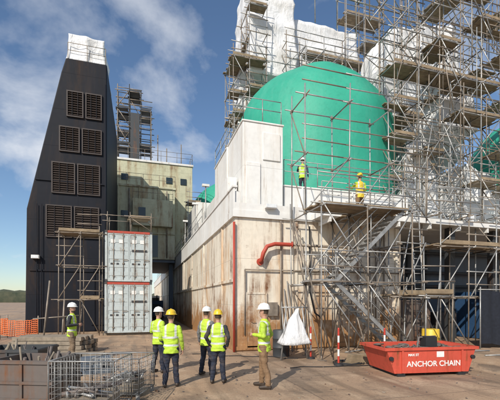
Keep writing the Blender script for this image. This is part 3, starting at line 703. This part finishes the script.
def mesh_crate(r, d, w, dep, h, rot):
    b = B()
    def grid(o,u,v,nu,nv):
        o=Vector(o);u=Vector(u);v=Vector(v)
        for i in range(nu+1): b.tube([o+u*i/nu,o+u*i/nu+v],.004 if 0<i<nu else .012,0,4)
        for j in range(nv+1): b.tube([o+v*j/nv,o+v*j/nv+u],.004 if 0<j<nv else .012,0,4)
    nw,nd,nh = int(w/.09),int(dep/.09),int(h/.09)
    grid((0,0,.12),(w,0,0),(0,0,h),nw,nh); grid((0,dep,.12),(w,0,0),(0,0,h),nw,nh)
    grid((0,0,.12),(0,dep,0),(0,0,h),nd,nh); grid((w,0,.12),(0,dep,0),(0,0,h),nd,nh); grid((0,0,.12),(w,0,0),(0,dep,0),nw,nd)
    for x in (.0,w-.06):
        for y in (0,dep-.06): b.box(x,x+.06,y,y+.06,0.002,.12,0)
    b.box(.1,w-.15,.1,dep-.15,.13,.30,1); b.tube([(.1,.2,.36),(w-.1,dep-.2,.45)],.04,2,8)
    rr=random.Random(int(d*7))
    for i in range(14): b.tube([(rr.uniform(.1,w-.1),rr.uniform(.1,dep-.1),.32),(rr.uniform(.1,w-.1),rr.uniform(.1,dep-.1),rr.uniform(.34,.5))],.022,rr.choice((0,2)),6)
    o = b.done('wire_mesh_crate', ['galv','timber','rusty'], None, (0,0,0)); o.location = W(r,d); o.rotation_euler=(0,0,rot)
mesh_crate(-3.1,5.55,1.0,.85,.80,rad(-17)); mesh_crate(-2.95,6.75,.9,.8,.66,rad(-22))
def bin_(r,d,w,dep,h,rot,mat,name='steel_waste_bin'):
    b = B(); t=.03
    b.box(0,w,0,t,.1,h,0); b.box(0,w,dep-t,dep,.1,h,0); b.box(0,t,t+.002,dep-t-.002,.1,h,0); b.box(w-t,w,t+.002,dep-t-.002,.1,h,0); b.box(t,w-t,t,dep-t,.12,.16,0)
    for z in (.12,h-.06,h*.5): b.box(-.03,w+.03,-.03,-.002,z,z+.05,0); b.box(w+.002,w+.03,-.0,dep,z,z+.05,0)
    for x in (.02,w*.5,w-.07): b.box(x,x+.05,-.028,-.002,.17,h-.07,0)
    for x in (.05,w-.15): b.box(x,x+.1,0.05,dep-.05,.002,.098,0)
    rr = random.Random(int(r*100))
    for i in range(22):
        x,y = rr.uniform(.1,w-.1),rr.uniform(.1,dep-.1); a=rr.uniform(0,6.28); l=rr.uniform(.15,.45)
        b.tube([(x,y,.2),(min(max(x+l*math.cos(a),.06),w-.06),min(max(y+l*math.sin(a),.06),dep-.06),h-.15+rr.uniform(0,.3))],rr.choice((.02,.03,.012)),rr.choice((1,2)),6)
    b.box(.06,w-.06,.06,dep-.06,.17,h-.2,1)
    o = b.done(name,[mat,'rusty','timber'],None,(0,0,0)); o.location=W(r,d); o.rotation_euler=(0,0,rot)
bin_(-4.55,6.3,1.15,.9,.82,rad(-22),'rusty'); bin_(-5.9,7.7,1.3,1.0,.8,rad(-12),'darksteel')
def stack(r,d,n,L,rot,name='timber_stack',mat='timber',h=.1,w=.2,layers=3):
    b=B(); rr=random.Random(int(d*10))
    for l in range(layers):
        for i in range(n):
            dx=rr.uniform(-.15,.15); b.box(dx,L+dx,i*(w+.02)+l*.01,i*(w+.02)+w+l*.01,l*(h+.012)+.004,l*(h+.012)+h,0)
    o=b.done(name,[mat],None,(0,0,0),.006); o.location=W(r,d); o.rotation_euler=(0,0,rot)
stack(-6.3,9.6,5,2.2,rad(-10)); stack(-5.0,8.6,4,1.5,rad(8),'steel_beam_stack','greyblue',.12,.14,3); stack(-8.2,12.5,5,2.4,rad(-17),'timber_stack','timber',.14,.2,4)
b=B()
for i in range(7): b.tube([(i*.13,0,.06),(i*.13+.05,2.2,.06)],.055,0,10)
for i in range(6): b.tube([(.065+i*.13,0.1,.165),(i*.13+.1,2.3,.165)],.055,0,10)
o=b.done('steel_pipe_stack',['rusty'],None,(0,0,0)); o.location=W(-4.3,9.2); o.rotation_euler=(0,0,rad(50))
def barrier(r,d,rot):
    """sagging orange mesh fence panel between posts"""
    b=B(); n=18
    for zz in [.25+.09*i for i in range(9)]:
        pts=[(1.9*i/n,.03*math.sin(i*.9+zz*3),zz-.08*math.sin(math.pi*i/n)+.02*math.sin(i*2.1)) for i in range(n+1)]
        b.tube(pts,.018,0,4)
    for i in range(n+1): b.tube([(1.9*i/n,.03*math.sin(i*.9),.22-.08*math.sin(math.pi*i/n)),(1.9*i/n,.03*math.sin(i*.9),.99-.08*math.sin(math.pi*i/n))],.016,0,4)
    for x in (0,1.9): b.tube([(x,.02,0),(x,.02,1.15)],.03,1,6)
    o=b.done('safety_barrier',['orange','galvdull'],None,(0,0,0)); o.location=W(r,d); o.rotation_euler=(0,0,rot)
for r,d,a in ((-14.0,17.5,5),(-12.0,17.3,-20),(-16,19,0)): barrier(r,d,rad(a))
b=B(); q=W(-7.6,13.2); b.tube([q,q+Vector((.25,0,2.6))],.03,0); b.tube([q+Vector((.6,.2,0)),q+Vector((.7,.2,1.9))],.03,0); b.tube([q+Vector((-.3,0,1.2)),q+Vector((1.2,.2,1.3))],.025,0); b.done('pipe_stand',['galvdull'])
def post(r,d,h=1.0):
    b=B(); b.ell([(.003,.14,.14,0,0),(.05,.13,.13,0,0),(.07,.045,.045,0,0)],2,14)
    n=5
    for i in range(n): z0=.07+i*(h-.07)/n; b.ell([(z0+.001,.03,.03,0,0),(z0+(h-.07)/n,.03,.03,0,0)],i%2,12)
    b.ell([(h+.001,.03,.03,0,0),(h+.03,.02,.02,0,0)],0,12)
    o=b.done('barrier_post',['redplain','text','black'],None,(0,0,0)); o.location=W(r,d)
post(2.55,10.4,1.05); post(1.95,11.6); post(4.1,11.0,1.0)
def drum(r,d,m):
    b=B(); b.ell([(z,rr,rr,0,0) for z,rr in ((.003,.28),(.28,.285),(.29,.30),(.31,.285),(.58,.285),(.59,.30),(.61,.285),(.87,.28),(.88,.27))],0,24)
    o=b.done('steel_drum',[m],None,(0,0,0)); o.location=W(r,d)
drum(1.05,12.2,'darksteel'); drum(6.3,12.6,'yellow')
bag=wrap('white_bulk_bag',0,.85,0,.6,.0,.95,(.45,.7),.2,9,cuts=12,slope=.5); bag.location=W(1.4,11.4,.55)
b=B(); q=W(1.4,11.4,0)
for sx in (-.45,.45):
    b.tube([q+Vector((sx,.0,0)),q+Vector((sx*.6,0,1.7))],.025,0)
b.tube([q+Vector((-.45,0,1.65)),q+Vector((.45,0,1.65))],.025,0); b.tube([q+Vector((-.42,0,.5)),q+Vector((.42,0,.5))],.03,0)
b.box(q.x-.4,q.x+.4,q.y-.3,q.y+.3,.50,.545,1)
b.done('bag_stand',['galv','plank'])
b=B(); c0=W(2.9,10.7,.03)
b.tube([c0+Vector((.28*math.cos(t*.5)*(1+.02*t),.25*math.sin(t*.5)*(1+.02*t),.01*(t%3))) for t in range(38)],.015,0,6); b.done('coiled_hose',['black'])
b=B(); rr=random.Random(9)
for i in range(9):  # loose tubes/boards lying and leaning by the bulkhead
    x=rr.uniform(2.2,8.5); y=rr.uniform(-3.6,-.6); a=rr.uniform(-.5,.5); l=rr.uniform(1,2.2)
    b.tube([(x,y,.03),(x+l*math.cos(a),y+l*math.sin(a),.03)],.024,rr.choice((0,1)),6)
for i in range(6): b.box(2.5+i*.02,4.3+i*.03,-3.5,-3.28,.01+i*.045,.05+i*.045,1)
for i in range(3): x=1.7+i*.12; b.tube([(x,-.6-.07*i,.02),(x+.08,-.06,2.0+.3*i)],.024,0,6)
b.done('loose_scaffold_tubes',['galv','plank'])
b=B(); rr=random.Random(5)
for i in range(700):
    r=rr.uniform(-6,7); d=rr.uniform(5.2,17); s=rr.uniform(.006,.026)*(1 if rr.random()<.95 else 2.4); q=W(r,d,s*.4)
    R=Matrix.Rotation(rr.uniform(0,3),3,'Z')@Matrix.Rotation(rr.uniform(-.5,.5),3,'X'); b.obox(q,(s*rr.uniform(1,3),s,s*.6),R,rr.choice((0,0,1,2)))
b.done('ground_debris',['rusty','timber','galvdull'],None,(0,0,0))
b=B()
for i,(r0,d0,r1,d1) in enumerate([(-2.0,12.5,1.5,11.6),(1.0,9.9,5.2,10.7)]):
    pts=[W(r0+(r1-r0)*t/24+.12*math.sin(t*.8+i), d0+(d1-d0)*t/24+.25*noise.noise(Vector((t*.2,i*5,0))),.018) for t in range(25)]
    b.tube(pts,.012,0,6)
b.done('ground_cables',['black'])

# ------------------------------------------------------------------ light, sky, camera
el=rad(36); S=Vector((-.66,-.75,0)).normalized(); S=Vector((S.x*math.cos(el),S.y*math.cos(el),math.sin(el)))
sun=bpy.data.lights.new('sun','SUN'); sun.energy=4.7; sun.angle=rad(.53); sun.color=(1,.92,.80)
so=bpy.data.objects.new('sun',sun); COL.objects.link(so); so.rotation_euler=S.to_track_quat('Z','Y').to_euler()
w=bpy.data.worlds.new('World'); scene.world=w; w.use_nodes=True; t=w.node_tree; nd=t.nodes; lk=t.links
bg=nd['Background']; bg.inputs['Strength'].default_value=.115
sky=nd.new('ShaderNodeTexSky'); sky.sky_type='NISHITA'; sky.sun_disc=False; sky.sun_elevation=el; sky.sun_rotation=math.atan2(S.x,S.y); sky.air_density=1.0; sky.dust_density=.4; sky.ozone_density=2.5
tc=nd.new('ShaderNodeTexCoord'); sp=nd.new('ShaderNodeSeparateXYZ'); lk.new(tc.outputs['Generated'],sp.inputs[0])
def mth(op,a,b):
    n=nd.new('ShaderNodeMath'); n.operation=op
    for v,i in ((a,0),(b,1)):
        if isinstance(v,(int,float)): n.inputs[i].default_value=v
        else: lk.new(v,n.inputs[i])
    return n.outputs[0]
zz=mth('ADD',mth('MAXIMUM',sp.outputs[2],0.0),.30)
cx=nd.new('ShaderNodeCombineXYZ'); lk.new(mth('DIVIDE',sp.outputs[0],zz),cx.inputs[0]); lk.new(mth('DIVIDE',sp.outputs[1],zz),cx.inputs[1]); cx.inputs[2].default_value=2.7
ns=nd.new('ShaderNodeTexNoise'); ns.inputs['Scale'].default_value=2.1; ns.inputs['Detail'].default_value=8; ns.inputs['Roughness'].default_value=.56; ns.inputs['Distortion'].default_value=.25; lk.new(cx.outputs[0],ns.inputs['Vector'])
rp=nd.new('ShaderNodeValToRGB'); rp.color_ramp.elements[0].position=.47; rp.color_ramp.elements[1].position=.68; lk.new(ns.outputs['Fac'],rp.inputs[0])
hs=nd.new('ShaderNodeHueSaturation'); hs.inputs['Saturation'].default_value=1.05; hs.inputs['Value'].default_value=1.15; lk.new(sky.outputs[0],hs.inputs['Color'])
mx=nd.new('ShaderNodeMix'); mx.data_type='RGBA'; lk.new(mth('MULTIPLY',rp.outputs[0],.85),mx.inputs[0]); lk.new(hs.outputs[0],mx.inputs[6]); mx.inputs[7].default_value=(7.0,7.3,7.8,1)
lk.new(mx.outputs[2],bg.inputs['Color'])
cam=bpy.data.cameras.new('camera'); cam.lens=26; cam.sensor_width=36; cam.sensor_fit='HORIZONTAL'; cam.shift_y=.202; cam.clip_end=6000
co=bpy.data.objects.new('camera',cam); COL.objects.link(co); co.location=(VIEW.x,VIEW.y,1.85); co.rotation_euler=(rad(90),0,-YAW); scene.camera=co
scene.view_settings.view_transform='Standard'; scene.view_settings.look='None'; scene.view_settings.exposure=0
